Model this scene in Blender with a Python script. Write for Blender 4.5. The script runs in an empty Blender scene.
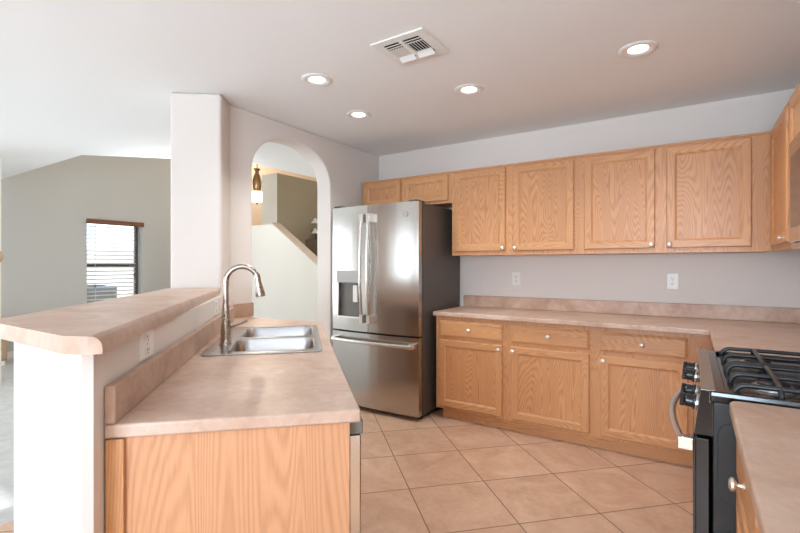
import bpy, bmesh, math, random
from mathutils import Matrix, Vector
random.seed(7)
S = bpy.context.scene
COL = S.collection
PI = math.pi

# ------------------------------------------------------------------ camera
CAMH = 1.308
cam_d = bpy.data.cameras.new('camera')
cam = bpy.data.objects.new('camera', cam_d)
COL.objects.link(cam)
cam.location = (0, 0, CAMH)
cam.rotation_euler = (PI / 2, 0, math.radians(33))
cam_d.sensor_width = 36
cam_d.lens = 450 / 800 * 36
cam_d.shift_y = -1.0 / 800
cam_d.clip_start = 0.02
S.camera = cam

# ------------------------------------------------------------------ sky, sun, daylight, exposure
S.view_settings.view_transform = 'Standard'
S.view_settings.look = 'None'
S.view_settings.gamma = 1
S.view_settings.use_curve_mapping = False
S.view_settings.exposure = 0.12
w = bpy.data.worlds.new('sky')
S.world = w
w.use_nodes = True
bg = w.node_tree.nodes['Background']
bg.inputs[0].default_value = (0.80, 0.92, 1.08, 1)
bg.inputs[1].default_value = 2.6

sun_d = bpy.data.lights.new('sun', 'SUN')
sun_d.energy = 7.0
sun_d.angle = math.radians(0.6)
sun_d.color = (0.96, 0.97, 1.0)
sun = bpy.data.objects.new('sun', sun_d)
COL.objects.link(sun)
sun.rotation_euler = Vector((1.0, 3.73, -2.1)).to_track_quat('-Z', 'Y').to_euler()


def area(name, loc, direction, sx, sy, power, color=(1, 1, 1), spread=PI):
    d = bpy.data.lights.new(name, 'AREA')
    d.shape = 'RECTANGLE'
    d.size = sx
    d.size_y = sy
    d.energy = power
    d.color = color
    d.spread = spread
    o = bpy.data.objects.new(name, d)
    COL.objects.link(o)
    o.location = loc
    o.rotation_euler = Vector(direction).to_track_quat('-Z', 'Y').to_euler()
    return o


# daylight that comes in through the glazed openings of the rear and side walls
DAY = (0.84, 0.93, 1.02)
area('daylight_sliding_door', (-4.75, -2.85, 1.1), (0, 1, 0.3), 1.5, 2.0, 28, DAY)
area('daylight_kitchen_window', (-0.2, -2.85, 1.45), (-0.1, 1, 0.95), 1.5, 1.3, 180, (0.77, 0.94, 1.14))
area('daylight_dining_window', (-8.45, -0.6, 1.25), (1, 0.12, 0.4), 3.3, 2.0, 92, (0.90, 0.93, 0.96))
area('foyer_end_fill', (-6.2, 9.45, 3.9), (0, -1, -0.4), 2.0, 1.4, 25, (0.95, 0.95, 0.95))  # added fill for the foyer; its end wall has no window

# ------------------------------------------------------------------ helpers
MW = {}


def lin(c):
    c = c / 255.0
    return c / 12.92 if c <= 0.04045 else ((c + 0.055) / 1.055) ** 2.4


def rgb(r, g, b):
    return (lin(r), lin(g), lin(b), 1)


def W(q, p):
    return ((q - p) * 0.70710678, (q + p) * 0.70710678)


def obj(name, bm, mat, parent=None, smooth=False, bevel=0, seg=2, angle=35):
    """link a bmesh built in world coordinates as one mesh object (child of parent)"""
    bmesh.ops.recalc_face_normals(bm, faces=bm.faces[:])
    me = bpy.data.meshes.new(name)
    o = bpy.data.objects.new(name, me)
    COL.objects.link(o)
    if parent is not None:
        M = MW[parent.name]
        bm.transform(M.inverted())
        o.parent = parent
        MW[o.name] = M
    else:
        MW[o.name] = Matrix.Identity(4)
    bm.to_mesh(me)
    bm.free()
    if isinstance(mat, (list, tuple)):
        for m in mat:
            me.materials.append(m)
    else:
        me.materials.append(mat)
    if smooth or bevel:
        for p in me.polygons:
            p.use_smooth = True
        if hasattr(me, 'set_sharp_from_angle'):
            me.set_sharp_from_angle(angle=math.radians(angle))
    if bevel:
        b = o.modifiers.new('bevel', 'BEVEL')
        b.width = bevel
        b.segments = seg
        b.limit_method = 'ANGLE'
        b.angle_limit = math.radians(40)
        b.harden_normals = True
    return o


def thing(name, label, cat, loc, group=None, rz=0):
    o = bpy.data.objects.new(name, None)
    o.empty_display_size = 0.05
    COL.objects.link(o)
    o.location = loc
    o.rotation_euler = (0, 0, rz)
    MW[o.name] = Matrix.Translation(Vector(loc)) @ Matrix.Rotation(rz, 4, 'Z')
    return tag(o, label, cat, group)


def tag(o, label, cat, group=None):
    o['label'] = label
    o['category'] = cat
    if group:
        o['group'] = group
    return o


def struct(name, bm, mat, parent=None, **k):
    o = obj(name, bm, mat, parent, **k)
    if parent is None:
        o['kind'] = 'structure'
    return o


def box(bm, x0, x1, y0, y1, z0, z1, M=None):
    vs = [bm.verts.new(v) for v in ((x0, y0, z0), (x1, y0, z0), (x1, y1, z0), (x0, y1, z0),
                                    (x0, y0, z1), (x1, y0, z1), (x1, y1, z1), (x0, y1, z1))]
    if M is not None:
        for v in vs:
            v.co = M @ v.co
    for f in ((0, 3, 2, 1), (4, 5, 6, 7), (0, 1, 5, 4), (1, 2, 6, 5), (2, 3, 7, 6), (3, 0, 4, 7)):
        bm.faces.new([vs[i] for i in f])
    return vs


def nb():
    return bmesh.new()


def bx(*a, M=None):
    bm = nb()
    box(bm, *a, M=M)
    return bm


def prism(poly, z0, z1, bm=None, holes=()):
    """vertical prism over a polygon, optionally with holes"""
    bm = bm or nb()
    if not holes:
        lo = [bm.verts.new((x, y, z0)) for x, y in poly]
        hi = [bm.verts.new((x, y, z1)) for x, y in poly]
        bm.faces.new(lo)
        bm.faces.new(hi)
        n = len(poly)
        for i in range(n):
            bm.faces.new((lo[i], lo[(i + 1) % n], hi[(i + 1) % n], hi[i]))
        return bm
    loops = [list(poly)] + [list(h) for h in holes]
    for z in (z0, z1):
        edges = []
        for lp in loops:
            vs = [bm.verts.new((x, y, z)) for x, y in lp]
            edges += [bm.edges.new((vs[i], vs[(i + 1) % len(vs)])) for i in range(len(vs))]
        bmesh.ops.triangle_fill(bm, use_beauty=True, use_dissolve=True, edges=edges)
    for lp in loops:
        n = len(lp)
        for i in range(n):
            a, b = lp[i], lp[(i + 1) % n]
            bm.faces.new([bm.verts.new(v) for v in ((*a, z0), (*b, z0), (*b, z1), (*a, z1))])
    bmesh.ops.remove_doubles(bm, verts=bm.verts[:], dist=1e-5)
    return bm


def fill_profile(pts3, offset, bm=None, holes=()):
    """extrude a planar polygon (3-D points) by a vector"""
    bm = bm or nb()
    off = Vector(offset)
    loops = [[Vector(p) for p in pts3]] + [[Vector(p) for p in h] for h in holes]
    for o in (Vector((0, 0, 0)), off):
        if len(loops) == 1:
            bm.faces.new([bm.verts.new(p + o) for p in loops[0]])
        else:
            edges = []
            for lp in loops:
                vs = [bm.verts.new(p + o) for p in lp]
                edges += [bm.edges.new((vs[i], vs[(i + 1) % len(vs)])) for i in range(len(vs))]
            bmesh.ops.triangle_fill(bm, use_beauty=True, use_dissolve=True, edges=edges)
    for lp in loops:
        n = len(lp)
        for i in range(n):
            a, b = lp[i], lp[(i + 1) % n]
            bm.faces.new([bm.verts.new(v) for v in (a, b, b + off, a + off)])
    bmesh.ops.remove_doubles(bm, verts=bm.verts[:], dist=1e-5)
    return bm


def tube(bm, pts, r, n=12, caps=True, flat=1.0):
    """round bar along a polyline; r may be a list"""
    pts = [Vector(p) for p in pts]
    rs = r if isinstance(r, (list, tuple)) else [r] * len(pts)
    rings = []
    up = None
    for i, p in enumerate(pts):
        a = pts[max(0, i - 1)]
        b = pts[min(len(pts) - 1, i + 1)]
        t = (b - a).normalized()
        if up is None:
            up = Vector((0, 0, 1)) if abs(t.z) < 0.9 else Vector((1, 0, 0))
        sx = t.cross(up).normalized()
        up = sx.cross(t).normalized()
        rings.append([bm.verts.new(p + (sx * math.cos(2 * PI * k / n) + up * math.sin(2 * PI * k / n) * flat) * rs[i])
                      for k in range(n)])
    for a, b in zip(rings, rings[1:]):
        for k in range(n):
            bm.faces.new((a[k], a[(k + 1) % n], b[(k + 1) % n], b[k]))
    if caps:
        bm.faces.new(rings[0][::-1])
        bm.faces.new(rings[-1])
    return bm


def lathe(bm, prof, M=None, n=20):
    """revolve (r, h) profile about local z"""
    rings = []
    for r, h in prof:
        if r < 1e-6:
            rings.append([bm.verts.new((0, 0, h))])
        else:
            rings.append([bm.verts.new((r * math.cos(2 * PI * k / n), r * math.sin(2 * PI * k / n), h)) for k in range(n)])
    for a, b in zip(rings, rings[1:]):
        for k in range(n):
            k2 = (k + 1) % n
            if len(a) == 1 and len(b) == 1:
                continue
            if len(a) == 1:
                bm.faces.new((a[0], b[k2], b[k]))
            elif len(b) == 1:
                bm.faces.new((a[k], a[k2], b[0]))
            else:
                bm.faces.new((a[k], a[k2], b[k2], b[k]))
    if M is not None:
        for ring in rings:
            for v in ring:
                v.co = M @ v.co
    return bm


def axis_m(loc, d):
    """matrix taking local +z to direction d at loc"""
    return Matrix.Translation(Vector(loc)) @ Vector(d).to_track_quat('Z', 'Y').to_matrix().to_4x4()


def rrect(cx, cy, hx, hy, r, n=5):
    out = []
    for sx, sy, a0 in ((1, 1, 0), (-1, 1, 90), (-1, -1, 180), (1, -1, 270)):
        for k in range(n + 1):
            a = math.radians(a0 + 90 * k / n)
            out.append((cx + sx * (hx - r) + r * math.cos(a), cy + sy * (hy - r) + r * math.sin(a)))
    return out


def wood_uv(bm, grain='v', seed=None, M=None):
    """uv in metres: u across the grain, v along it (v = vertical, h = horizontal)"""
    uv = bm.loops.layers.uv.verify()
    rnd = random.Random(seed if seed is not None else random.random())
    ou, ov = rnd.uniform(0, 30), rnd.uniform(0, 30)
    for f in bm.faces:
        n = f.normal
        if f.normal.length < 1e-6:
            f.normal_update()
            n = f.normal
        for l in f.loops:
            c = l.vert.co
            if abs(n.z) > 0.8:
                a, b = (c.x, c.y) if grain == 'v' else (c.y, c.x)
            else:
                hcoord = c.x * abs(n.y) + c.y * abs(n.x) if abs(abs(n.x) - abs(n.y)) > 0.3 else (c.x + c.y) * 0.7071
                a, b = (hcoord, c.z) if grain == 'v' else (c.z, hcoord)
            l[uv].uv = (a + ou, b + ov)
    return bm


# ------------------------------------------------------------------ materials
def mat(name, color=(0.8, 0.8, 0.8, 1), rough=0.5, metal=0.0, spec=0.5, **k):
    m = bpy.data.materials.new(name)
    m.use_nodes = True
    b = m.node_tree.nodes['Principled BSDF']
    b.inputs['Base Color'].default_value = color
    b.inputs['Roughness'].default_value = rough
    b.inputs['Metallic'].default_value = metal
    b.inputs['Specular IOR Level'].default_value = spec
    for kk, v in k.items():
        b.inputs[kk].default_value = v
    return m


class NT:
    def __init__(self, m):
        self.t = m.node_tree
        self.b = self.t.nodes['Principled BSDF']

    def n(self, kind, **k):
        x = self.t.nodes.new(kind)
        for a, v in k.items():
            setattr(x, a, v)
        return x

    def l(self, a, b):
        self.t.links.new(a, b)

    def math(self, op, a, b=None, c=None):
        x = self.n('ShaderNodeMath', operation=op)
        for i, v in enumerate((a, b, c)):
            if v is None:
                continue
            if isinstance(v, (int, float)):
                x.inputs[i].default_value = v
            else:
                self.l(v, x.inputs[i])
        return x.outputs[0]

    def mix(self, fac, a, b, mode='MIX'):
        x = self.n('ShaderNodeMix', data_type='RGBA', blend_type=mode)
        for sock, v in ((x.inputs[0], fac), (x.inputs[6], a), (x.inputs[7], b)):
            if isinstance(v, (int, float, tuple)):
                sock.default_value = v
            else:
                self.l(v, sock)
        return x.outputs[2]

    def ramp(self, fac, stops):
        x = self.n('ShaderNodeValToRGB')
        e = x.color_ramp.elements
        e[0].position, e[0].color = stops[0]
        e[1].position, e[1].color = stops[-1]
        for p, c in stops[1:-1]:
            q = e.new(p)
            q.color = c
        self.l(fac, x.inputs[0])
        return x.outputs[0]

    def noise(self, vec, scale, detail=2.0, rough=0.5, dist=0.0):
        x = self.n('ShaderNodeTexNoise')
        x.inputs['Scale'].default_value = scale
        x.inputs['Detail'].default_value = detail
        x.inputs['Roughness'].default_value = rough
        x.inputs['Distortion'].default_value = dist
        if vec is not None:
            self.l(vec, x.inputs['Vector'])
        return x.outputs[0]

    def mapping(self, vec, scale=(1, 1, 1), loc=(0, 0, 0), rot=(0, 0, 0)):
        x = self.n('ShaderNodeMapping')
        x.inputs['Scale'].default_value = scale
        x.inputs['Location'].default_value = loc
        x.inputs['Rotation'].default_value = rot
        self.l(vec, x.inputs['Vector'])
        return x.outputs[0]

    def geo(self):
        return self.n('ShaderNodeNewGeometry').outputs['Position']

    def bump(self, h, strength=0.2, dist=0.01):
        x = self.n('ShaderNodeBump')
        x.inputs['Strength'].default_value = strength
        x.inputs['Distance'].default_value = dist
        self.l(h, x.inputs['Height'])
        self.l(x.outputs[0], self.b.inputs['Normal'])


def oak(name, light, dark, rough=0.38, rings=280.0, amt=0.42, gs=(6.0, 0.75, 1)):
    m = mat(name, light, rough)
    t = NT(m)
    uv = t.n('ShaderNodeUVMap').outputs[0]
    n1 = t.noise(t.mapping(uv, gs), 1.0, 1.0, 0.4, 0.3)
    wob = t.noise(t.mapping(uv, (60, 6, 1)), 1.0, 2.0, 0.5)
    s = t.math('SINE', t.math('ADD', t.math('MULTIPLY', n1, rings), t.math('MULTIPLY', wob, 4.0)))
    f = t.math('MULTIPLY_ADD', s, 0.5, 0.5)
    f = t.math('POWER', f, 1.6)
    pores = t.noise(t.mapping(uv, (420, 9, 1)), 1.0, 2.0, 0.6)
    pm = t.ramp(pores, [(0.50, (0, 0, 0, 1)), (0.68, (1, 1, 1, 1))])
    streak = t.noise(t.mapping(uv, (30, 1.0, 1)), 1.0, 2.0)
    f = t.math('MULTIPLY', f, t.math('MULTIPLY_ADD', streak, 1.4, 0.2))
    big = t.noise(t.mapping(uv, (9, 0.8, 1)), 0.6, 1.0)
    fac = t.math('ADD', t.math('MULTIPLY', f, amt), t.math('MULTIPLY', pm, 0.22))
    fac = t.math('MINIMUM', fac, 1.0)
    col = t.mix(fac, light, dark)
    tint = t.ramp(big, [(0.3, (0.94, 0.93, 0.92, 1)), (0.7, (1.04, 1.04, 1.03, 1))])
    col = t.mix(1.0, col, tint, 'MULTIPLY')
    t.l(col, t.b.inputs['Base Color'])
    t.bump(fac, 0.05, 0.002)
    return m


OAK = oak('oak', rgb(214, 158, 110), rgb(168, 110, 67))
OAK_IN = oak('oak_panel', rgb(213, 156, 108), rgb(164, 104, 63), rings=300, amt=0.5)
OAK_END = oak('oak_end_panel', rgb(208, 154, 114), rgb(168, 112, 74), rough=0.45, rings=300, amt=0.4, gs=(5.6, 0.34, 1))


def laminate(name, base, dark, lightc, rough=0.38):
    m = mat(name, base, rough)
    t = NT(m)
    g = t.geo()
    a = t.noise(g, 5.0, 6.0, 0.62, 0.8)
    b = t.noise(g, 38.0, 4.0, 0.6, 0.3)
    c = t.ramp(a, [(0.32, dark), (0.52, base), (0.70, lightc)])
    d = t.ramp(b, [(0.35, (0.93, 0.92, 0.91, 1)), (0.65, (1.04, 1.04, 1.04, 1))])
    t.l(t.mix(1.0, c, d, 'MULTIPLY'), t.b.inputs['Base Color'])
    return m


LAM = laminate('laminate_counter', rgb(199, 169, 149), rgb(184, 150, 129), rgb(211, 185, 167))
LAM_BS = laminate('laminate_backsplash', rgb(188, 155, 134), rgb(172, 135, 113), rgb(200, 170, 150), 0.42)


def paint(name, col, bump=0.10, rough=0.85, scale=60):
    m = mat(name, col, rough, spec=0.25)
    t = NT(m)
    g = t.geo()
    h = t.noise(g, scale, 3.0, 0.55, 0.3)
    t.bump(h, bump, 0.004)
    return m


WALL = paint('wall_paint', rgb(227, 218, 210))
WALL_L = paint('bar_wall_paint', rgb(238, 236, 232))
WALL_G = paint('living_room_grey_paint', rgb(200, 200, 196))
WALL_W = paint('hall_white_paint', rgb(234, 229, 219))
WALL_TAN = paint('hall_tan_paint', rgb(232, 212, 190))
WALL_OL = paint('stairwell_paint', rgb(176, 164, 142))
CEIL = paint('ceiling_paint', rgb(244, 245, 245), 0.16, 0.9, 26)
TRIM = mat('white_trim', rgb(240, 240, 236), 0.45)
WHITE_PL = mat('white_plastic', rgb(238, 234, 226), 0.35)
SLOT = mat('socket_slot', rgb(60, 56, 52), 0.6)


def tile_mat():
    m = mat('floor_tile', rgb(206, 170, 142), 0.34)
    t = NT(m)
    pitch = 0.4635
    v = t.mapping(t.geo(), rot=(0, 0, -PI / 4))
    sep = t.n('ShaderNodeSeparateXYZ')
    t.l(v, sep.inputs[0])
    q = t.math('DIVIDE', t.math('SUBTRACT', sep.outputs[0], 0.600 - 46.35), pitch)
    p = t.math('DIVIDE', t.math('SUBTRACT', sep.outputs[1], 2.567 - 46.35), pitch)
    half = 0.0030 / pitch

    def line(x):
        fr = t.math('FRACT', x)
        dd = t.math('MINIMUM', fr, t.math('SUBTRACT', 1.0, fr))
        return t.math('LESS_THAN', dd, half), dd
    lq, dq = line(q)
    lp, dp = line(p)
    g = t.math('MAXIMUM', lq, lp)
    comb = t.n('ShaderNodeCombineXYZ')
    t.l(t.math('FLOOR', q), comb.inputs[0])
    t.l(t.math('FLOOR', p), comb.inputs[1])
    wn = t.n('ShaderNodeTexWhiteNoise', noise_dimensions='2D')
    t.l(comb.outputs[0], wn.inputs['Vector'])
    off = t.n('ShaderNodeVectorMath', operation='SCALE')
    t.l(wn.outputs['Color'], off.inputs[0])
    off.inputs['Scale'].default_value = 9.0
    add = t.n('ShaderNodeVectorMath', operation='ADD')
    t.l(t.geo(), add.inputs[0])
    t.l(off.outputs[0], add.inputs[1])
    a = t.noise(add.outputs[0], 3.2, 5.0, 0.6, 1.2)
    b = t.noise(add.outputs[0], 30.0, 4.0, 0.6)
    c = t.ramp(a, [(0.3, rgb(188, 150, 123)), (0.5, rgb(203, 167, 140)), (0.72, rgb(215, 183, 158))])
    c = t.mix(1.0, c, t.ramp(b, [(0.3, (0.93, 0.92, 0.91, 1)), (0.7, (1.05, 1.05, 1.05, 1))]), 'MULTIPLY')
    sh = t.ramp(wn.outputs['Value'], [(0.0, (0.95, 0.95, 0.95, 1)), (1.0, (1.04, 1.04, 1.04, 1))])
    c = t.mix(1.0, c, sh, 'MULTIPLY')
    c = t.mix(g, c, rgb(120, 96, 80))
    t.l(c, t.b.inputs['Base Color'])
    t.l(t.math('MULTIPLY_ADD', g, 0.4, 0.34), t.b.inputs['Roughness'])
    h = t.math('SUBTRACT', t.math('MULTIPLY', b, 0.15), g)
    t.bump(h, 0.25, 0.003)
    return m


TILE = tile_mat()


def carpet_mat():
    m = mat('grey_carpet', rgb(206, 206, 204), 1.0, spec=0.1)
    t = NT(m)
    a = t.noise(t.geo(), 260, 3.0, 0.7)
    b = t.noise(t.geo(), 14, 3.0, 0.6)
    c = t.ramp(a, [(0.3, rgb(180, 180, 178)), (0.7, rgb(232, 232, 230))])
    c = t.mix(1.0, c, t.ramp(b, [(0.3, (0.88, 0.88, 0.88, 1)), (0.7, (1.06, 1.06, 1.06, 1))]), 'MULTIPLY')
    t.l(c, t.b.inputs['Base Color'])
    t.bump(a, 0.8, 0.01)
    return m


CARPET = carpet_mat()


def steel(name, col, rough=0.26, aniso=0.6, brush=(1, 1, 200), metal=1.0, band=False):
    m = mat(name, col, rough, metal)
    t = NT(m)
    t.b.inputs['Anisotropic'].default_value = aniso
    n = t.noise(t.mapping(t.geo(), brush), 1.0, 2.0, 0.6)
    r = t.math('MULTIPLY_ADD', n, 0.10, rough - 0.05)
    t.l(r, t.b.inputs['Roughness'])
    if band:
        # slow waviness of rolled sheet, running vertically
        n = t.math('ADD', t.math('MULTIPLY', n, 0.02), t.noise(t.mapping(t.geo(), (5.5, 5.5, 0.25)), 1.0, 1.5, 0.4))
        t.bump(n, 0.5, 0.012)
    else:
        t.bump(n, 0.02, 0.001)
    return m


STEEL = steel('stainless_steel', rgb(188, 182, 176), 0.19, 0.0, (500, 500, 3), band=True)
STEEL_H = steel('stainless_handle', rgb(222, 219, 214), 0.25, 0.2, (500, 500, 3))
STEEL_SINK = steel('sink_steel', rgb(190, 190, 191), 0.24, 0.3, (60, 60, 60))
NICKEL = steel('brushed_nickel', rgb(182, 171, 160), 0.28, 0.2, (90, 90, 300))
KNOB = mat('satin_nickel_knob', rgb(232, 224, 212), 0.32, 0.9)
DARK_STEEL = mat('dark_control_strip', rgb(120, 118, 112), 0.4, 0.3)
DW_SIDE = mat('dishwasher_door_edge', rgb(206, 206, 198), 0.45)
FR_SIDE = mat('fridge_charcoal_side', rgb(84, 78, 74), 0.42, 0.1)
FR_BLACK = mat('fridge_black_gasket', rgb(28, 26, 25), 0.6)
DISP = mat('dispenser_grey', rgb(112, 108, 102), 0.35, 0.4)
BLACK_EN = mat('black_enamel', rgb(24, 24, 25), 0.16)
BLACK_SIDE = mat('range_black_side', rgb(40, 42, 43), 0.4)
IRON = mat('cast_iron', rgb(34, 35, 38), 0.36)
BURN = mat('burner_aluminium', rgb(190, 186, 180), 0.35, 0.9)
GLASS_BLK = mat('black_glass', rgb(16, 16, 17), 0.06)
BLIND = mat('blind_slat', rgb(212, 209, 203), 0.5)
VAL = mat('wooden_valance', rgb(122, 78, 56), 0.5)
BRONZE = mat('window_bronze_frame', rgb(96, 88, 80), 0.5)
STAIR_C = paint('stair_carpet', rgb(128, 112, 98), 0.3, 1.0, 200)
LAMP_M = mat('aged_brass', rgb(150, 118, 84), 0.35, 0.8)
VENT_DK = mat('duct_dark', rgb(34, 32, 30), 0.8)
AC_M = mat('outdoor_unit_grey', rgb(120, 130, 140), 0.6)
FENCE = paint('block_fence', rgb(240, 238, 234), 0.2, 0.9, 30)
GRAVEL = paint('yard_gravel', rgb(200, 190, 174), 0.4, 0.95, 90)


def emit(name, col, strength):
    m = mat(name, col, 0.5)
    b = m.node_tree.nodes['Principled BSDF']
    b.inputs['Emission Color'].default_value = col
    b.inputs['Emission Strength'].default_value = strength
    return m


LENS = emit('downlight_lens', (1.0, 0.93, 0.84, 1), 6.0)
SHADE = emit('lamp_shade_glass', (1.0, 0.92, 0.8, 1), 2.2)


def pane_mat():
    m = bpy.data.materials.new('window_glass')
    m.use_nodes = True
    t = m.node_tree
    t.nodes.clear()
    o = t.nodes.new('ShaderNodeOutputMaterial')
    mx = t.nodes.new('ShaderNodeMixShader')
    fr = t.nodes.new('ShaderNodeFresnel')
    fr.inputs[0].default_value = 1.3
    tr = t.nodes.new('ShaderNodeBsdfTransparent')
    tr.inputs[0].default_value = (0.95, 0.97, 0.97, 1)
    gl = t.nodes.new('ShaderNodeBsdfGlossy')
    gl.inputs['Roughness'].default_value = 0.02
    t.links.new(fr.outputs[0], mx.inputs[0])
    t.links.new(tr.outputs[0], mx.inputs[1])
    t.links.new(gl.outputs[0], mx.inputs[2])
    t.links.new(mx.outputs[0], o.inputs[0])
    return m


PANE = pane_mat()

# ------------------------------------------------------------------ room shell
C = 2.514          # kitchen ceiling
XA = -2.90         # kitchen face of the arch wall
XA2 = -3.07        # hall face of the arch wall
YW = 4.04          # back wall
XR = 0.76          # right wall
YR = -2.60         # rear wall
XL = -6.44         # dining wall
XW = -8.10         # living-room window wall
VY0 = 2.245         # far edge of the low ceiling over the dining side
XE = -4.35         # edge of the low hall ceiling

floor = struct('floor', bx(XA - 0.02, XR + 0.15, YR - 0.15, YW + 0.15, -0.1, 0), TILE)
struct('floor_hall', bx(-8.75, XA - 0.02, 4.65, 9.7, -0.1, 0), TILE)
struct('floor_carpet', bx(-8.3, XA - 0.02, YR - 0.15, 4.65, -0.1, 0), CARPET)

# ceilings: one low flat ceiling whose far edge turns 45 degrees, and a high ceiling beyond it
CP_E = [(XW - 0.22, VY0), (-5.59, VY0 - 0.02), (XE, 3.40), (XE, 9.7)]
struct('ceiling', prism([(XW - 0.22, YR - 0.15), (XR + 0.15, YR - 0.15), (XR + 0.15, YW + 0.14), (XA2 + 0.1, YW + 0.14), (XA2 + 0.1, 9.7)] + CP_E[::-1], C, C + 0.1), CEIL)
struct('wall_fascia', prism(CP_E + [(XE + 0.1, 9.7), (XE + 0.1, 3.36), (-5.55, VY0 - 0.12), (XW - 0.22, VY0 - 0.10)], C + 0.1, 5.0), WALL_W)
struct('ceiling_high', bx(-8.9, XE + 0.1, VY0 - 0.12, 9.7, 5.0, 5.1), CEIL)
struct('wall_foyer_tan', bx(-8.75, -8.6, 4.75, 9.7, 0, 5.0), WALL_TAN)
struct('wall_foyer_end', bx(-8.75, XA2, 9.55, 9.7, 0, 5.0), WALL_TAN)
struct('wall_hall_right', bx(XA2, XA2 + 0.1, YW + 0.14, 9.7, 0, C), WALL_W)

# back wall and right wall of the kitchen
struct('wall_back', bx(XA2, XR + 0.15, YW, YW + 0.14, 0, C), WALL)
struct('wall_right', bx(XR, XR + 0.15, YR - 0.15, YW, 0, C), WALL)

# rear wall with sliding door and window
SD = (-5.5, -4.0, 0.0, 2.10)
KW = (-0.98, 0.60, 0.80, 2.10)
DWN = (-2.3, 1.1, 0.20, 2.28)
bm = fill_profile([(XW - 0.14, YR, 0), (SD[0], YR, 0), (SD[0], YR, SD[3]), (SD[1], YR, SD[3]), (SD[1], YR, 0), (XR + 0.15, YR, 0), (XR + 0.15, YR, C), (XW - 0.14, YR, C)],
                  (0, -0.15, 0),
                  holes=[[(KW[0], YR, KW[2]), (KW[1], YR, KW[2]), (KW[1], YR, KW[3]), (KW[0], YR, KW[3])]])
struct('wall_rear', bm, WALL)
struct('wall_dining', bx(XL - 0.12, XL, 1.30, 1.78, 0, C), WALL_W)


def frame_window(name, axis, at, a0, a1, z0, z1, m, mullion=True, t=0.05):
    """window frame in a wall plane: axis x (plane y=at) or y (plane x=at); one pane child"""
    bm = nb()

    def bb(u0, u1, v0, v1, d0, d1):
        if axis == 'x':
            box(bm, u0, u1, at + d0, at + d1, v0, v1)
        else:
            box(bm, at + d0, at + d1, u0, u1, v0, v1)
    bb(a0, a0 + t, z0, z1, -0.03, 0.03)
    bb(a1 - t, a1, z0, z1, -0.03, 0.03)
    bb(a0 + t, a1 - t, z1 - t, z1, -0.03, 0.03)
    bb(a0 + t, a1 - t, z0, z0 + t, -0.03, 0.03)
    if mullion == 'h':
        zm = (z0 + z1) / 2 if not isinstance(mullion, float) else mullion
        bb(a0 + t, a1 - t, 1.31 - 0.025, 1.31 + 0.025, -0.03, 0.03)
    elif mullion:
        bb((a0 + a1) / 2 - t / 2, (a0 + a1) / 2 + t / 2, z0 + t, z1 - t, -0.03, 0.03)
    o = struct(name, bm, m)
    bm = nb()
    if axis == 'x':
        box(bm, a0 + t * 0.8, a1 - t * 0.8, at - 0.004, at + 0.004, z0 + t * 0.8, z1 - t * 0.8)
    else:
        box(bm, at - 0.004, at + 0.004, a0 + t * 0.8, a1 - t * 0.8, z0 + t * 0.8, z1 - t * 0.8)
    obj('pane', bm, PANE, o)
    return o


frame_window('door_1', 'x', YR - 0.09, SD[0], SD[1], SD[2] + 0.002, SD[3], TRIM)
frame_window('window_2', 'x', YR - 0.09, *KW, TRIM)
frame_window('window_3', 'y', XW - 0.09, *DWN, TRIM)

# living-room wall with its window (gabled top under the vault)
WIN = (3.30, 4.16, 0.62, 2.05)
bm = fill_profile([(XW, YR, 0), (XW, 4.75, 0), (XW, 4.75, 5.0), (XW, VY0, 5.0), (XW, VY0, C), (XW, YR, C)],
                  (-0.22, 0, 0),
                  holes=[[(XW, v[0], v[2]), (XW, v[1], v[2]), (XW, v[1], v[3]), (XW, v[0], v[3])] for v in (WIN, DWN)])
struct('wall_living', bm, WALL_G)
frame_window('window_1', 'y', XW - 0.175, *WIN, BRONZE, mullion='h', t=0.045)
struct('baseboard_living', bx(XW, XW + 0.015, 2.2, 4.58, 0.0, 0.09), TRIM)


# arch wall: the kitchen face carries an elliptical arch over an opening
def arch_loop(x, y0, y1, zs, zt, n=26):
    cy = (y0 + y1) / 2
    a = (y1 - y0) / 2
    b = zt - zs
    pts = []
    for k in range(n + 1):
        th = PI * k / n
        cs, sn = math.cos(th), math.sin(th)
        e = 0.92
        pts.append((x, cy - a * math.copysign(abs(cs) ** e, cs), zs + b * abs(sn) ** e))
    return pts


AY0, AY1 = 2.335, 3.239
outer = [(XA, 2.0, 0.0), (XA, AY0, 0.0)] + arch_loop(XA, AY0, AY1, 2.06, 2.385) + [(XA, AY1, 0), (XA, YW, 0), (XA, YW, C), (XA, 2.0, C)]
bm = fill_profile(outer, (XA2 - XA, 0, 0))
struct('wall_arch', bm, WALL, bevel=0.012, seg=3)

# pillar at the end of the bar
PIL = [(-3.036, 1.748), (-2.771, 1.963), (-2.905, 2.140), (-3.06, 2.22), (-3.26, 1.95)]
struct('wall_pillar', prism(PIL, 0, C), WALL, bevel=0.02, seg=4)

# half-height bar wall with round nosed end
BEND = [(-1.515, 0.445), (-1.225, 0.447), (-1.200, 0.454), (-1.181, 0.470), (-1.174, 0.492)]
bw = BEND + [W(-0.487, 1.30), W(-0.525, 3.30), (-2.775, 1.955), (-3.02, 1.752), W(-0.760, 1.45)]
struct('wall_bar', prism(bw, 0, 1.108), WALL, smooth=True, angle=30)

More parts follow.
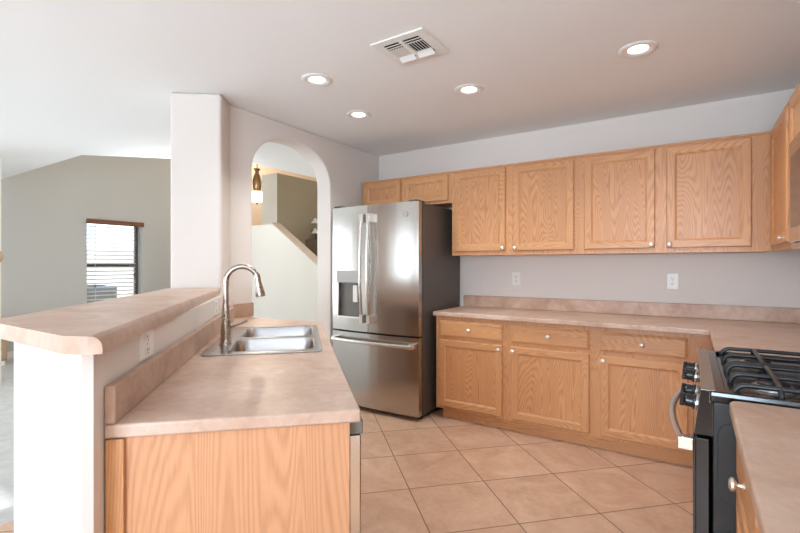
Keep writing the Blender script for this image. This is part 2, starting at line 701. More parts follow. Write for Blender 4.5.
# hall: low half wall with a sloping cap in front of the stairs
YH = 4.62
hw = [(-7.0, YH, 0), (-4.10, YH, 0), (-4.10, YH, 1.13), (-5.27, YH, 1.93), (-7.0, YH, 1.93)]
struct('wall_stair_half', fill_profile(hw, (0, 0.13, 0)), WALL_W)
cap = [(-4.10, YH - 0.015, 1.13), (-5.27, YH - 0.015, 1.93), (-5.28, YH - 0.015, 1.955), (-4.10, YH - 0.015, 1.162)]
struct('trim_1', fill_profile(cap, (0, 0.16, 0)), mat('cap_paint', rgb(196, 178, 160), 0.5))
struct('wall_stairwell', bx(-6.69, -6.28, 5.60, 9.5, 0, 2.98), [WALL_OL, WALL_W])
o = bpy.data.objects['wall_stairwell']
for p in o.data.polygons:
    if abs(p.normal.y) > 0.9:
        p.material_index = 1

# staircase rising behind the half wall
st = thing('staircase', 'brown carpeted staircase rising behind the sloping white half wall', 'staircase', (-5.4, 5.0, 0))
y = 5.05
z = 0.86
for k in range(11):
    bm = bx(-6.275, -4.6, y + 0.25 * k, y + 0.25 * (k + 1) + (0.02 if k < 10 else 0), 0.0 if k == 0 else z + 0.19 * (k - 1) - 0.02, z + 0.19 * k)
    obj('step', bm, STAIR_C, st, bevel=0.012)

# ------------------------------------------------------------------ outdoors seen through the window
struct('ground_yard', bx(-14, -8.24, -3, 9, -0.2, -0.05), GRAVEL)
tag(obj('garden_wall', bx(-13.6, -13.4, -3, 9.0, -0.06, 1.75), FENCE), 'pale block garden wall outside the living room window', 'wall')
ac = thing('outdoor_unit', 'blue grey outdoor unit low beyond the living room blind', 'air conditioner', (-10.0, 4.15, -0.05))
obj('casing', bx(-10.35, -9.7, 3.75, 4.5, -0.05, 0.90), AC_M, ac, bevel=0.02)
bm = nb()
for k in range(12):
    box(bm, -9.7, -9.69, 3.80, 4.45, 0.05 + 0.068 * k, 0.085 + 0.068 * k)
obj('louvre', bm, DARK_STEEL, ac)
obj('fan_cover', lathe(nb(), [(0, 0.915), (0.26, 0.915), (0.29, 0.90)], Matrix.Translation((-10.02, 4.12, 0))), VENT_DK, ac)

# window blind
bl = thing('window_blind', 'white slatted window blind with brown wooden valance on grey wall', 'blind', (XW, 3.73, WIN[2]))
obj('valance', bx(XW + 0.0, XW + 0.05, WIN[0] - 0.01, WIN[1] + 0.01, WIN[3] - 0.07, WIN[3] + 0.005), VAL, bl, bevel=0.006)
bm = nb()
zz = WIN[3] - 0.11
while zz > WIN[2] + 0.06:
    M = Matrix.Translation((XW - 0.04, 0, zz)) @ Matrix.Rotation(math.radians(17), 4, 'Y')
    box(bm, -0.025, 0.025, WIN[0] + 0.01, WIN[1] - 0.10, -0.0016, 0.0016, M=M)
    zz -= 0.066
obj('slats', bm, BLIND, bl)
obj('bottom_rail', bx(XW - 0.065, XW - 0.015, WIN[0] + 0.01, WIN[1] - 0.1, WIN[2] + 0.02, WIN[2] + 0.045), BLIND, bl)
for yy in (WIN[0] + 0.13, WIN[1] - 0.20):
    obj('ladder_cord', tube(nb(), [(XW - 0.012, yy, WIN[2] + 0.04), (XW - 0.012, yy, WIN[3] - 0.08)], 0.0025, 6), BLIND, bl)
for yy, zt in ((WIN[0] + 0.12, 1.0), (WIN[1] - 0.13, 1.17)):
    c_ = obj('pull_cord', tube(nb(), [(XW - 0.005, yy, zt), (XW - 0.005, yy, WIN[3] - 0.08)], 0.002, 6), BLIND, bl)
    obj('tassel', lathe(nb(), [(0, 0.05), (0.006, 0.045), (0.012, 0), (0, -0.003)], Matrix.Translation((XW - 0.005, yy, zt - 0.045)), 10), BRONZE, c_)

# low wooden cabinet at the far wall of the living room
lc = thing('low_cabinet', 'low plank-front wooden cabinet on the grey carpet by the living room wall', 'cabinet', (-7.7, 1.98, 0))
CABW = oak('cabinet_wood', rgb(186, 158, 130), rgb(150, 122, 96))
obj('plinth', wood_uv(bx(-8.04, -7.56, 1.83, 2.13, 0, 0.06)), TRIM, lc)
obj('body', wood_uv(bx(-8.06, -7.55, 1.81, 2.15, 0.06, 0.62)), CABW, lc, bevel=0.006)
for y0 in (1.825, 1.99):
    obj('door', wood_uv(bx(-7.549, -7.53, y0, y0 + 0.15, 0.09, 0.59)), CABW, lc, bevel=0.004)
# round wooden ornament on the wall end at the left edge of the frame
kn = thing('wall_ornament', 'small tan wooden ornament on the wall at the left picture edge', 'wall ornament', (XL, 1.74, 1.38))
obj('disc', lathe(nb(), [(0, 0.03), (0.05, 0.028), (0.075, 0.012), (0.08, 0.0), (0, 0.0)], axis_m((XL, 1.725, 1.405), (1, 0, 0))), CABW, kn, smooth=True)
obj('boss', lathe(nb(), [(0, 0.05), (0.02, 0.046), (0.028, 0.029)], axis_m((XL, 1.725, 1.405), (1, 0, 0))), CABW, kn, smooth=True)

# ------------------------------------------------------------------ cabinets
class Plane:
    """maps (a, z, d) -> world; a runs along the cabinet front, d out of it"""
    def __init__(self, kind, at):
        self.kind, self.at = kind, at

    def pt(self, a, z, d):
        return (a, self.at - d, z) if self.kind == 'y' else (self.at - d, a, z)

    def out(self):
        return (0, -1, 0) if self.kind == 'y' else (-1, 0, 0)


def panel_mesh(P, a0, a1, z0, z1, rings, grain_frame=True, seed=0, drawer=False):
    """concentric rings (inset, depth); last ring is filled. UV follows rails and stiles"""
    bm = nb()
    uv = bm.loops.layers.uv.verify()
    rnd = random.Random(seed)
    offs = [(rnd.uniform(0, 40), rnd.uniform(0, 40)) for _ in range(5)]
    R = []
    for ins, d in rings:
        R.append([bm.verts.new(P.pt(a, z, d)) for a, z in ((a0 + ins, z0 + ins), (a1 - ins, z0 + ins), (a1 - ins, z1 - ins), (a0 + ins, z1 - ins))])
    co = lambda v: ((v.co.x if P.kind == 'y' else v.co.y), v.co.z)

    def setuv(f, side):
        horiz = drawer or side in (0, 2)
        ou, ov = offs[4 if drawer else side]
        for l in f.loops:
            a, z = co(l.vert)
            l[uv].uv = (z + ou, a + ov) if horiz else (a + ou, z + ov)
    setuv(bm.faces.new(R[0]), 4)
    for A, B in zip(R, R[1:]):
        for k in range(4):
            f = bm.faces.new((A[k], A[(k + 1) % 4], B[(k + 1) % 4], B[k]))
            setuv(f, k)
    f = bm.faces.new(R[-1])
    setuv(f, 4)
    f.material_index = 0 if drawer else 1
    return bm


DOOR_R = [(0.0, 0.0), (0.0, 0.012), (0.006, 0.019), (0.050, 0.019), (0.055, 0.016), (0.064, 0.010)]
DRAW_R = [(0.0, 0.0), (0.0, 0.010), (0.004, 0.012), (0.012, 0.0165), (0.016, 0.019)]


def knob(P, a, z, d0, parent):
    bm = lathe(nb(), [(0.009, 0.0), (0.009, 0.002), (0.0055, 0.004), (0.005, 0.012), (0.011, 0.017), (0.0165, 0.021), (0.0160, 0.026), (0.010, 0.030), (0, 0.031)],
               axis_m(P.pt(a, z, d0), P.out()), 16)
    return obj('knob', bm, KNOB, parent, smooth=True)


_seed = [100]


def door(P, a0, a1, z0, z1, parent, knob_at=None, lab=None):
    _seed[0] += 1
    o = obj('door', panel_mesh(P, a0, a1, z0, z1, DOOR_R, seed=_seed[0]), [OAK, OAK_IN], parent)
    if knob_at:
        knob(P, knob_at[0], knob_at[1], 0.019, o)
    return o


def drawer(P, a0, a1, z0, z1, parent, knob_at=None):
    _seed[0] += 1
    o = obj('drawer', panel_mesh(P, a0, a1, z0, z1, DRAW_R, seed=_seed[0], drawer=True), OAK, parent)
    if knob_at:
        knob(P, knob_at[0], knob_at[1], 0.019, o)
    return o


def base_z(z0=0.088, z1=0.876):
    return z0, z1


# --- base cabinets along the back wall (face frame at y 3.43)
PB = Plane('y', 3.43)
FY = 3.43


def base_cab_y(x0, x1, label, fronts, toe_x1=None):
    t = thing('base_cabinet', label, 'cabinet', ((x0 + x1) / 2, 3.7, 0), 'base cabinets along the back wall')
    obj('body', wood_uv(bx(x0, x1, FY, YW - 0.005, 0.088, 0.876), 'v', x0), OAK, t)
    obj('toe_kick', wood_uv(bx(x0 + (0.04 if x0 < -1.5 else 0), toe_x1 or x1, FY + 0.05, FY + 0.07, 0.0, 0.088), 'h', x0 + 3), OAK, t)
    for a0, a1, side, dz0 in fronts:
        drawer(PB, a0, a1, 0.706, 0.842, t, ((a0 + a1) / 2, 0.774))
        door(PB, a0, a1, 0.112, 0.678, t, (a1 - 0.026 if side == 'r' else a0 + 0.020, 0.642))
    return t


base_cab_y(-1.853, -0.578, 'two-door two-drawer oak base cabinet standing beside the refrigerator', [(-1.819, -1.257, 'r', 0), (-1.188, -0.613, 'l', 0)])
base_cab_y(-0.578, 0.105, 'single-door oak base cabinet in the corner next to the black range', [(-0.542, -0.022, 'l', 0)])

# --- base cabinets along the right wall (face frame at x .122)
PR = Plane('x', 0.124)


def base_cab_x(y0, y1, label, fronts):
    t = thing('base_cabinet', label, 'cabinet', (0.45, (y0 + y1) / 2, 0), 'base cabinets along the right wall')
    obj('body', wood_uv(bx(0.124, XR - 0.005, y0, y1, 0.088, 0.876), 'v', y0), OAK, t)
    obj('toe_kick', wood_uv(bx(0.174, 0.194, y0, y1, 0.0, 0.088), 'h', y0 + 3), OAK, t)
    for a0, a1, side in fronts:
        drawer(PR, a0, a1, 0.706, 0.842, t, ((a0 + a1) / 2, 0.774))
        door(PR, a0, a1, 0.112, 0.678, t, (a1 - 0.025 if side == 'r' else a0 + 0.02, 0.642))
    return t


base_cab_x(2.45, 3.425, 'oak base cabinet under the corner countertop just beyond the black range', [(2.50, 3.0, 'r')])
base_cab_x(0.55, 1.632, 'oak base cabinet nearest the camera at lower right below laminate countertop', [(1.12, 1.606, 'l'), (0.58, 1.06, 'r')])

# --- upper cabinets along the back wall
PU = Plane('y', 3.712)


def upper_y(x0, x1, z0, label, doors, name='wall_cabinet'):
    t = thing(name, label, 'cabinet', ((x0 + x1) / 2, 3.87, z0), 'wall cabinets along the back wall')
    obj('body', wood_uv(bx(x0, x1, 3.712, YW - 0.004, z0, 2.155), 'v', x0 * 3), OAK, t)
    obj('top_moulding', wood_uv(bx(x0, x1, 3.702, 3.74, 2.155, 2.170), 'h', x0), OAK, t, bevel=0.004)
    for a0, a1, side, dz0 in doors:
        k = None
        if side:
            k = (a1 - 0.022 if side == 'r' else a0 + 0.02, dz0 + 0.024)
        door(PU, a0, a1, dz0, 2.143, t, k)
    return t


upper_y(-2.872, -1.842, 1.883, 'short two-door oak wall cabinet above the refrigerator', [(-2.845, -2.396, None, 1.907), (-2.367, -1.878, None, 1.907)])
upper_y(-1.842, -0.740, 1.399, 'two-door oak wall cabinet right of the refrigerator, above the left back-wall outlet', [(-1.815, -1.333, 'r', 1.432), (-1.268, -0.777, 'l', 1.432)])
upper_y(-0.740, 0.425, 1.399, 'two-door oak wall cabinet above the right back-wall outlet, ending in the corner', [(-0.703, -0.223, 'r', 1.432), (-0.154, 0.325, 'l', 1.432)])

# --- upper cabinets along the right wall
PX = Plane('x', 0.430)


def upper_x(y0, y1, z0, label, doors):
    t = thing('wall_cabinet', label, 'cabinet', (0.6, (y0 + y1) / 2, z0), 'wall cabinets along the right wall')
    obj('body', wood_uv(bx(0.430, XR - 0.004, y0, y1, z0, 2.155), 'v', y0 * 3), OAK, t)
    obj('top_moulding', wood_uv(bx(0.420, 0.458, y0, y1, 2.155, 2.170), 'h', y0), OAK, t, bevel=0.004)
    for a0, a1, side in doors:
        k = None
        if side:
            k = (a1 - 0.022 if side == 'r' else a0 + 0.06, z0 + 0.057)
        door(PX, a0, a1, z0 + 0.033, 2.143, t, k)
    return t


upper_x(2.445, 3.700, 1.399, 'oak wall cabinet on the right wall left of the microwave', [(3.06, 3.62, 'l'), (2.49, 2.985, None)])
upper_x(1.645, 2.443, 1.815, 'short oak wall cabinet above the microwave', [(2.06, 2.41, None), (1.68, 2.03, None)])

# --- countertops
def counter(name, poly, label, z0=0.878, z1=0.914, holes=(), bevel=0.007, m=LAM):
    o = obj(name, prism(poly, z0, z1, holes=holes), m, bevel=bevel, seg=3)
    return tag(o, label, 'countertop')


CB = [(-1.872, 3.400), (0.090, 3.340), (0.090, 2.447), (XR - 0.002, 2.447), (XR - 0.002, YW - 0.002), (-1.872, YW - 0.002)]
ct = counter('countertop', CB, 'long beige laminate countertop along the back wall turning towards the range')
bs = bx(-1.872, XR - 0.002, YW - 0.022, YW - 0.002, 0.9142, 1.020)
obj('backsplash', bs, LAM_BS, ct, bevel=0.005)
bs = bx(XR - 0.022, XR - 0.002, 2.447, YW - 0.0225, 0.9142, 1.020)
obj('backsplash', bs, LAM_BS, ct, bevel=0.005)


def arc_pts(cx, cy, r, a0, a1, n=6):
    return [(cx + r * math.cos(math.radians(a0 + (a1 - a0) * k / n)), cy + r * math.sin(math.radians(a0 + (a1 - a0) * k / n))) for k in range(n + 1)]


CN = [(0.090, 0.5), (XR - 0.002, 0.5), (XR - 0.002, 1.637)] + arc_pts(0.120, 1.607, 0.030, 90, 180)
cn = counter('countertop', CN, 'beige laminate countertop with rounded corner at lower right in front of the range')
obj('backsplash', bx(XR - 0.022, XR - 0.002, 0.5, 1.637, 0.9142, 1.020), LAM_BS, cn, bevel=0.005)

# ------------------------------------------------------------------ peninsula
SQ0, SQ1, SP0, SP1 = -0.443, 0.082, 2.075, 2.985
sink_hole = [W(*c) for c in rrect((SQ0 + SQ1) / 2, (SP0 + SP1) / 2, (SQ1 - SQ0) / 2 - 0.02, (SP1 - SP0) / 2 - 0.02, 0.05)]
CP = [W(-0.484, 1.236), W(0.152, 1.226), W(0.117, 3.18), (-2.893, 2.250), (-2.893, 2.150), W(-0.505, 3.42)]
cp = counter('countertop', CP, 'beige laminate peninsula countertop holding the stainless sink', holes=[sink_hole])
# backsplash along the bar wall with an exposed end, and its return on the arch wall
bsp = [W(-0.4835, 1.2362), W(-0.458, 1.2362), W(-0.490, 3.40), W(-0.518, 3.40)]
obj('backsplash', prism(bsp, 0.9142, 1.010), LAM_BS, cp, bevel=0.004, seg=3)
obj('backsplash', prism([(-2.895, 2.165), (-2.860, 2.13), (-2.860, 2.318), (-2.895, 2.318)], 0.9142, 1.020), LAM_BS, cp, bevel=0.005)
# lower cabinet of the peninsula
pc = thing('peninsula_cabinet', 'oak peninsula cabinet with plain veneered end panel beside the white bar wall', 'cabinet', (*W(-0.17, 2.1), 0))
bodyp = [W(-0.462, 1.262), W(0.088, 1.262), W(0.088, 1.268), W(0.045, 1.268), W(0.045, 3.12), W(-0.47, 3.12)]
sink_clear = [W(*c) for c in rrect((SQ0 + SQ1) / 2, (SP0 + SP1) / 2, (SQ1 - SQ0) / 2 - 0.005, (SP1 - SP0) / 2 - 0.012, 0.04)]
bm = prism([W(-0.462, 1.262), W(0.088, 1.262), W(0.088, 1.275), W(-0.30, 1.275), W(-0.30, 1.9), W(0.086, 1.9), W(0.086, 2.03), W(-0.462, 2.03)], 0.0, 0.876)
obj('body', wood_uv(bm, 'v', 5), OAK, pc)
bm = prism([W(-0.462, 2.03), W(0.086, 2.03), W(0.086, 3.05), W(-0.462, 3.05)], 0.09, 0.66)
obj('sink_base', wood_uv(bm, 'v', 6), OAK, pc)
bm = nb()
prism([W(0.080, 2.03), W(0.100, 2.03), W(0.100, 3.05), W(0.080, 3.05)], 0.66, 0.876, bm=bm)
obj('false_front', wood_uv(bm, 'h', 7), OAK, pc)
for p0 in (2.06, 2.56):
    bm = prism([W(0.087, p0), W(0.105, p0), W(0.105, p0 + 0.46), W(0.087, p0 + 0.46)], 0.11, 0.64)
    d_ = obj('door', wood_uv(bm, 'v', p0), OAK, pc, bevel=0.004)
ep = prism([W(-0.462, 1.250), W(0.122, 1.242), W(0.122, 1.261), W(-0.462, 1.261)], 0.0, 0.876)
obj('end_panel', wood_uv(ep, 'v', 12), OAK_END, pc)
obj('scribe_moulding', wood_uv(prism([W(-0.482, 1.238), W(-0.440, 1.238), W(-0.440, 1.2495), W(-0.482, 1.2495)], 0.0, 0.876), 'v', 14), OAK, pc, bevel=0.003)

# dishwasher beside the end panel
dwr = thing('dishwasher', 'stainless dishwasher with dark control strip under the peninsula countertop', 'dishwasher', (*W(0.0, 1.58), 0))
obj('tub', prism([W(-0.29, 1.285), W(0.10, 1.285), W(0.10, 1.885), W(-0.29, 1.885)], 0.09, 0.870), DW_SIDE, dwr)
obj('toe_panel', prism([W(0.04, 1.285), W(0.055, 1.285), W(0.055, 1.885), W(0.04, 1.885)], 0.0, 0.09), BLACK_SIDE, dwr)
obj('door', prism([W(0.124, 1.276), W(0.158, 1.276), W(0.158, 1.885), W(0.124, 1.885)], 0.10, 0.826), [STEEL, DW_SIDE], dwr, bevel=0.004)
dd = bpy.data.objects['door'] if False else dwr.children[-1]
for p in dd.data.polygons:
    if p.normal.dot(Vector((0.7071, -0.7071, 0))) > 0.9 or p.normal.dot(Vector((0.7071, -0.7071, 0))) > 0.5:
        p.material_index = 1
obj('control_strip', prism([W(0.124, 1.276), W(0.164, 1.276), W(0.164, 1.885), W(0.124, 1.885)], 0.828, 0.868), DARK_STEEL, dwr, bevel=0.004)
# raised bar top
BT = [(-1.112, 0.484), (-1.128, 0.460), (-1.185, 0.434), (-1.685, 0.434), (-3.03, 1.742), (-2.775, 1.955), (-2.700, 1.900)]
bm = prism(BT, 1.109, 1.150)
bm.edges.ensure_lookup_table()
kit = [e for e in bm.edges if all(v.co.z > 1.14 for v in e.verts) and all(any((v.co.xy - Vector(q)).length < 1e-4 for q in (BT[0], BT[6])) for v in e.verts)]
bmesh.ops.bevel(bm, geom=kit, offset=0.026, segments=6, profile=0.5, affect='EDGES')
rest = tag(obj('bar_top', bm, LAM, bevel=0.004, seg=2), 'raised beige laminate bar top on the white half wall', 'countertop')


# --- sink
sk = thing('kitchen_sink', 'double bowl stainless steel sink set in the peninsula countertop', 'sink', (*W(-0.18, 2.53), 0.914))
cq, cpn = (SQ0 + SQ1) / 2, (SP0 + SP1) / 2
b1 = (0.5 * (-0.345 + 0.05), 0.5 * (2.125 + 2.50), 0.5 * (0.345 + 0.05), 0.5 * (2.50 - 2.125))
b2 = (0.5 * (-0.345 + 0.05), 0.5 * (2.54 + 2.93), 0.5 * (0.345 + 0.05), 0.5 * (2.93 - 2.54))
RIM_O = [W(*c) for c in rrect(cq, cpn, (SQ1 - SQ0) / 2, (SP1 - SP0) / 2, 0.03)]
holes = [[W(*c) for c in rrect(*b, 0.06)] for b in (b1, b2)]
obj('rim', prism(RIM_O, 0.9143, 0.921, holes=holes), STEEL_SINK, sk, bevel=0.002)


def bowl(b):
    bm = nb()
    rings = []
    for ins, zz_, r in ((0.0, 0.921, 0.06), (0.004, 0.915, 0.06), (0.008, 0.80, 0.06), (0.014, 0.755, 0.06), (0.03, 0.735, 0.06), (0.06, 0.728, 0.05)):
        rings.append([bm.verts.new((*W(*c), zz_)) for c in rrect(b[0], b[1], b[2] - ins, b[3] - ins, r)])
    for A, B in zip(rings, rings[1:]):
        n = len(A)
        for k in range(n):
            bm.faces.new((A[k], A[(k + 1) % n], B[(k + 1) % n], B[k]))
    bm.faces.new(rings[-1])
    return bm


for b in (b1, b2):
    bo = obj('bowl', bowl(b), STEEL_SINK, sk, smooth=True, angle=60)
    sm = bo.modifiers.new('solid', 'SOLIDIFY')
    sm.thickness = 0.0015
    sm.offset = -1
    obj('strainer', lathe(nb(), [(0.045, 0.0), (0.043, 0.004), (0.032, 0.001), (0.0, 0.0005)], Matrix.Translation((*W(b[0], b[1]), 0.729))), NICKEL, bo, smooth=True)
for pp in (2.19, 2.53):
    obj('hole_cap', lathe(nb(), [(0.019, 0.0002), (0.018, 0.001), (0.0, 0.0015)], Matrix.Translation((*W(-0.395, pp), 0.921))), NICKEL, sk, smooth=True)

# --- faucet
FQ, FP = -0.378, 2.345
fx, fy = W(FQ, FP)
fa = thing('faucet', 'brushed nickel gooseneck pull-down faucet standing at the sink', 'faucet', (fx, fy, 0.921))
T0 = Matrix.Translation((fx, fy, 0.921))
obj('base', lathe(nb(), [(0, 0), (0.030, 0.0), (0.030, 0.006), (0.026, 0.012), (0.025, 0.03), (0.0245, 0.09), (0.020, 0.15), (0.0165, 0.19), (0.0145, 0.20), (0, 0.20)], T0, 24), NICKEL, fa, smooth=True)
# the neck leaves upward and bends over the bowl (towards +q)
qd = Vector((0.7071, 0.7071, 0))
pth = [Vector((fx, fy, 0.921 + h)) for h in (0.19, 0.24, 0.29)]
R = 0.077
ctr = Vector((fx, fy, 0.921 + 0.305)) + qd * R
for k in range(15):
    a = math.radians(180 - 155 * k / 14)
    pth.append(ctr + qd * (R * math.cos(a)) + Vector((0, 0, R * math.sin(a))))
obj('gooseneck', tube(nb(), pth, 0.0135, 16), NICKEL, fa, smooth=True)
e0, e1 = pth[-1], pth[-2]
dr = (e0 - e1).normalized()
dr = (dr + Vector((0, 0, -2.2))).normalized()
obj('spray_head', lathe(nb(), [(0.0, -0.004), (0.0145, -0.004), (0.0155, 0.01), (0.016, 0.04), (0.0205, 0.075), (0.024, 0.100), (0.0235, 0.106), (0.019, 0.108), (0, 0.106)], axis_m(e0, dr), 20), NICKEL, fa, smooth=True)
lv = Vector((fx, fy, 0.921 + 0.085))
pdir = Vector((-0.7071, 0.7071, 0))
d1 = (qd * 0.85 + pdir * 0.4).normalized()
obj('lever', tube(nb(), [lv + d1 * 0.018, lv + d1 * 0.05 + Vector((0, 0, 0.005)), lv + d1 * 0.105 + Vector((0, 0, 0.022))], [0.010, 0.0065, 0.0055], 12), NICKEL, fa, smooth=True)

# ------------------------------------------------------------------ refrigerator
FX0, FX1 = -2.848, -1.905
FXM = -2.413
fr = thing('refrigerator', 'stainless french-door refrigerator with water dispenser in the back corner', 'refrigerator', (-2.376, 3.6, 0))
obj('cabinet', bx(FX0 + 0.006, FX1 - 0.004, 3.300, 4.02, 0.035, 1.838), FR_SIDE, fr, bevel=0.006)
obj('gasket', bx(FX0 + 0.02, FX1 - 0.018, 3.272, 3.3005, 0.06, 1.82), FR_BLACK, fr)


def fy_front(x):
    t = (x - FX0) / (FX1 - FX0) * 2 - 1
    return 3.195 + 0.024 * t * t


def curved_door(x0, x1, z0, z1, hole=None, n=8):
    bm = nb()
    xs = sorted(set([x0 + (x1 - x0) * k / n for k in range(n + 1)] + ([hole[0], hole[1]] if hole else [])))
    zs = sorted(set([z0, z1] + ([hole[2], hole[3]] if hole else [])))
    V = {}
    for i, x in enumerate(xs):
        for j, zz_ in enumerate(zs):
            V[i, j] = bm.verts.new((x, fy_front(x), zz_))
    for i in range(len(xs) - 1):
        for j in range(len(zs) - 1):
            if hole and hole[0] - 1e-6 <= xs[i] and xs[i + 1] <= hole[1] + 1e-6 and zs[j] >= hole[2] - 1e-6 and zs[j + 1] <= hole[3] + 1e-6:
                continue
            bm.faces.new((V[i, j], V[i + 1, j], V[i + 1, j + 1], V[i, j + 1]))
    # sides and back
    yb = 3.270
    for x in (x0, x1):
        i = xs.index(x)
        col = [V[i, j] for j in range(len(zs))]
        bm.faces.new(col + [bm.verts.new((x, yb, z1)), bm.verts.new((x, yb, z0))])
    for zz_ in (z0, z1):
        j = zs.index(zz_)
        row = [V[i, j] for i in range(len(xs))]
        bm.faces.new(row + [bm.verts.new((x1, yb, zz_)), bm.verts.new((x0, yb, zz_))])
    bm.faces.new([bm.verts.new(v) for v in ((x0, yb, z0), (x1, yb, z0), (x1, yb, z1), (x0, yb, z1))])
    if hole:
        h0, h1, g0, g1 = hole
        yd = 3.262
        for a, b in (((h0, g0), (h1, g0)), ((h1, g0), (h1, g1)), ((h1, g1), (h0, g1)), ((h0, g1), (h0, g0))):
            # walls follow the curved front
            xx = [x for x in xs if min(a[0], b[0]) - 1e-6 <= x <= max(a[0], b[0]) + 1e-6]
            if a[0] > b[0]:
                xx = xx[::-1]
            if a[0] == b[0]:
                bm.faces.new([bm.verts.new(v) for v in ((a[0], fy_front(a[0]), a[1]), (b[0], fy_front(b[0]), b[1]), (b[0], yd, b[1]), (a[0], yd, a[1]))])
            else:
                bm.faces.new([bm.verts.new((x, fy_front(x), a[1])) for x in xx] + [bm.verts.new((b[0], yd, b[1])), bm.verts.new((a[0], yd, a[1]))])
        bm.faces.new([bm.verts.new(v) for v in ((h0, yd, g0), (h1, yd, g0), (h1, yd, g1), (h0, yd, g1))])
    bmesh.ops.remove_doubles(bm, verts=bm.verts[:], dist=1e-5)
    return bm


HOLE = (-2.775, -2.512, 0.838, 1.150)
dl = obj('door', curved_door(FX0, FXM - 0.003, 0.716, 1.845, hole=HOLE), STEEL, fr, smooth=True, angle=30)
dr_ = obj('door', curved_door(FXM + 0.003, FX1, 0.716, 1.845), STEEL, fr, smooth=True, angle=30)
fd = obj('freezer_drawer', curved_door(FX0, FX1, 0.045, 0.700), STEEL, fr, smooth=True, angle=30)
# dispenser
hm = (HOLE[0] + HOLE[1]) / 2
yf = fy_front(hm)
obj('recess_liner', bx(HOLE[0] + 0.004, HOLE[1] - 0.004, 3.252, 3.2615, HOLE[2] + 0.004, HOLE[3] - 0.004), DISP, dl)
obj('dispenser_panel', bx(HOLE[0] - 0.004, HOLE[1] + 0.004, yf - 0.012, yf + 0.03, 1.150, 1.262), mat('dispenser_steel', rgb(172, 170, 167), 0.42, 0.2), dl, bevel=0.005)
obj('dispenser_paddle', bx(-2.598, -2.548, yf + 0.006, yf + 0.018, 0.975, 1.128), WHITE_PL, dl, bevel=0.004)
obj('drip_tray', bx(HOLE[0] - 0.002, HOLE[1] + 0.002, yf - 0.010, yf + 0.05, 0.826, 0.846), STEEL_H, dl, bevel=0.004)


def bar_handle(pts, parent, r=0.014):
    return obj('handle', tube(nb(), pts, r, 12), STEEL_H, parent, smooth=True)


for xh, par in ((FXM - 0.038, dl), (FXM + 0.040, dr_)):
    y0 = fy_front(xh)
    pts = []
    for k in range(17):
        t = k / 16
        pts.append((xh, y0 - 0.045 - 0.030 * math.sin(PI * t), 0.815 + (1.745 - 0.815) * t))
    bar_handle(pts, par)
    for zc in (0.835, 1.725):
        obj('handle_mount', bx(xh - 0.018, xh + 0.022, y0 - 0.062, y0 + 0.004, zc - 0.038, zc + 0.038), STEEL_H, par, bevel=0.005)
pts = []
for k in range(17):
    t = k / 16
    xx = -2.800 + (-1.945 + 2.800) * t
    pts.append((xx, fy_front(xx) - 0.050 - 0.012 * math.sin(PI * t), 0.632))
obj('handle', tube(nb(), pts, 0.017, 12), STEEL_H, fd, smooth=True)
for xx in (-2.79, -1.955):
    obj('handle_mount', bx(xx - 0.022, xx + 0.022, fy_front(xx) - 0.058, fy_front(xx) + 0.004, 0.610, 0.654), STEEL_H, fd, bevel=0.005)
# round badge on the right door
bxx, bzz = -2.025, 1.742
by = fy_front(bxx)
bd = obj('badge', lathe(nb(), [(0, 0.004), (0.019, 0.004), (0.022, 0.0)], axis_m((bxx, by, bzz), (0, -1, 0)), 24), mat('badge_grey', rgb(176, 172, 164), 0.35, 0.6), dr_, smooth=True)
bm = nb()
ring = [(bxx + 0.0205 * math.cos(2 * PI * k / 24), by - 0.004, bzz + 0.0205 * math.sin(2 * PI * k / 24)) for k in range(25)]
tube(bm, ring, 0.0012, 6)
for sx in (-1, 1):
    tube(bm, [(bxx + sx * 0.002, by - 0.005, bzz + 0.006), (bxx + sx * 0.007, by - 0.005, bzz + 0.010), (bxx + sx * 0.011, by - 0.005, bzz + 0.004), (bxx + sx * 0.006, by - 0.005, bzz - 0.001),
              (bxx + sx * 0.011, by - 0.005, bzz - 0.006), (bxx + sx * 0.006, by - 0.005, bzz - 0.011), (bxx + sx * 0.002, by - 0.005, bzz - 0.006)], 0.0010, 6)
obj('monogram', bm, DARK_STEEL, bd)
for xx in (FX0 + 0.06, FX1 - 0.06):
    obj('hinge_cover', bx(xx - 0.04, xx + 0.04, 3.215, 3.36, 1.846, 1.862), FR_SIDE, fr, bevel=0.006)
obj('base_grille', bx(FX0 + 0.02, FX1 - 0.02, 3.290, 3.32, 0.012, 0.036), FR_BLACK, fr)
for xx in (FX0 + 0.05, FX1 - 0.05):
    for yy in (3.31, 3.95):
        obj('foot', lathe(nb(), [(0, 0), (0.02, 0), (0.02, 0.012), (0.012, 0.016), (0.012, 0.037), (0, 0.037)], Matrix.Translation((xx, yy, 0)), 14), FR_BLACK, fr, smooth=True)

# ------------------------------------------------------------------ range
RY0, RY1 = 1.646, 2.438
rg = thing('gas_range', 'black gas range between the two countertops on the right', 'range', (0.38, 2.04, 0))
obj('body', bx(0.052, 0.74, RY0, RY1, 0.06, 0.898), BLACK_SIDE, rg, bevel=0.004)
# pressed panels on the side face
bm = nb()
for z0, z1 in ((0.60, 0.84), (0.14, 0.52)):
    fill_profile([(a, RY0 - 0.0005, zz_) for a, zz_ in rrect(0.362, (z0 + z1) / 2, 0.298, (z1 - z0) / 2, 0.035)], (0, -0.005, 0), bm=bm)
obj('side_panel', bm, BLACK_SIDE, rg, bevel=0.002)
for xx in (0.11, 0.68):
    for yy in (RY0 + 0.05, RY1 - 0.05):
        obj('foot', lathe(nb(), [(0, 0), (0.018, 0), (0.018, 0.06), (0, 0.06)], Matrix.Translation((xx, yy, 0)), 12), BLACK_SIDE, rg)
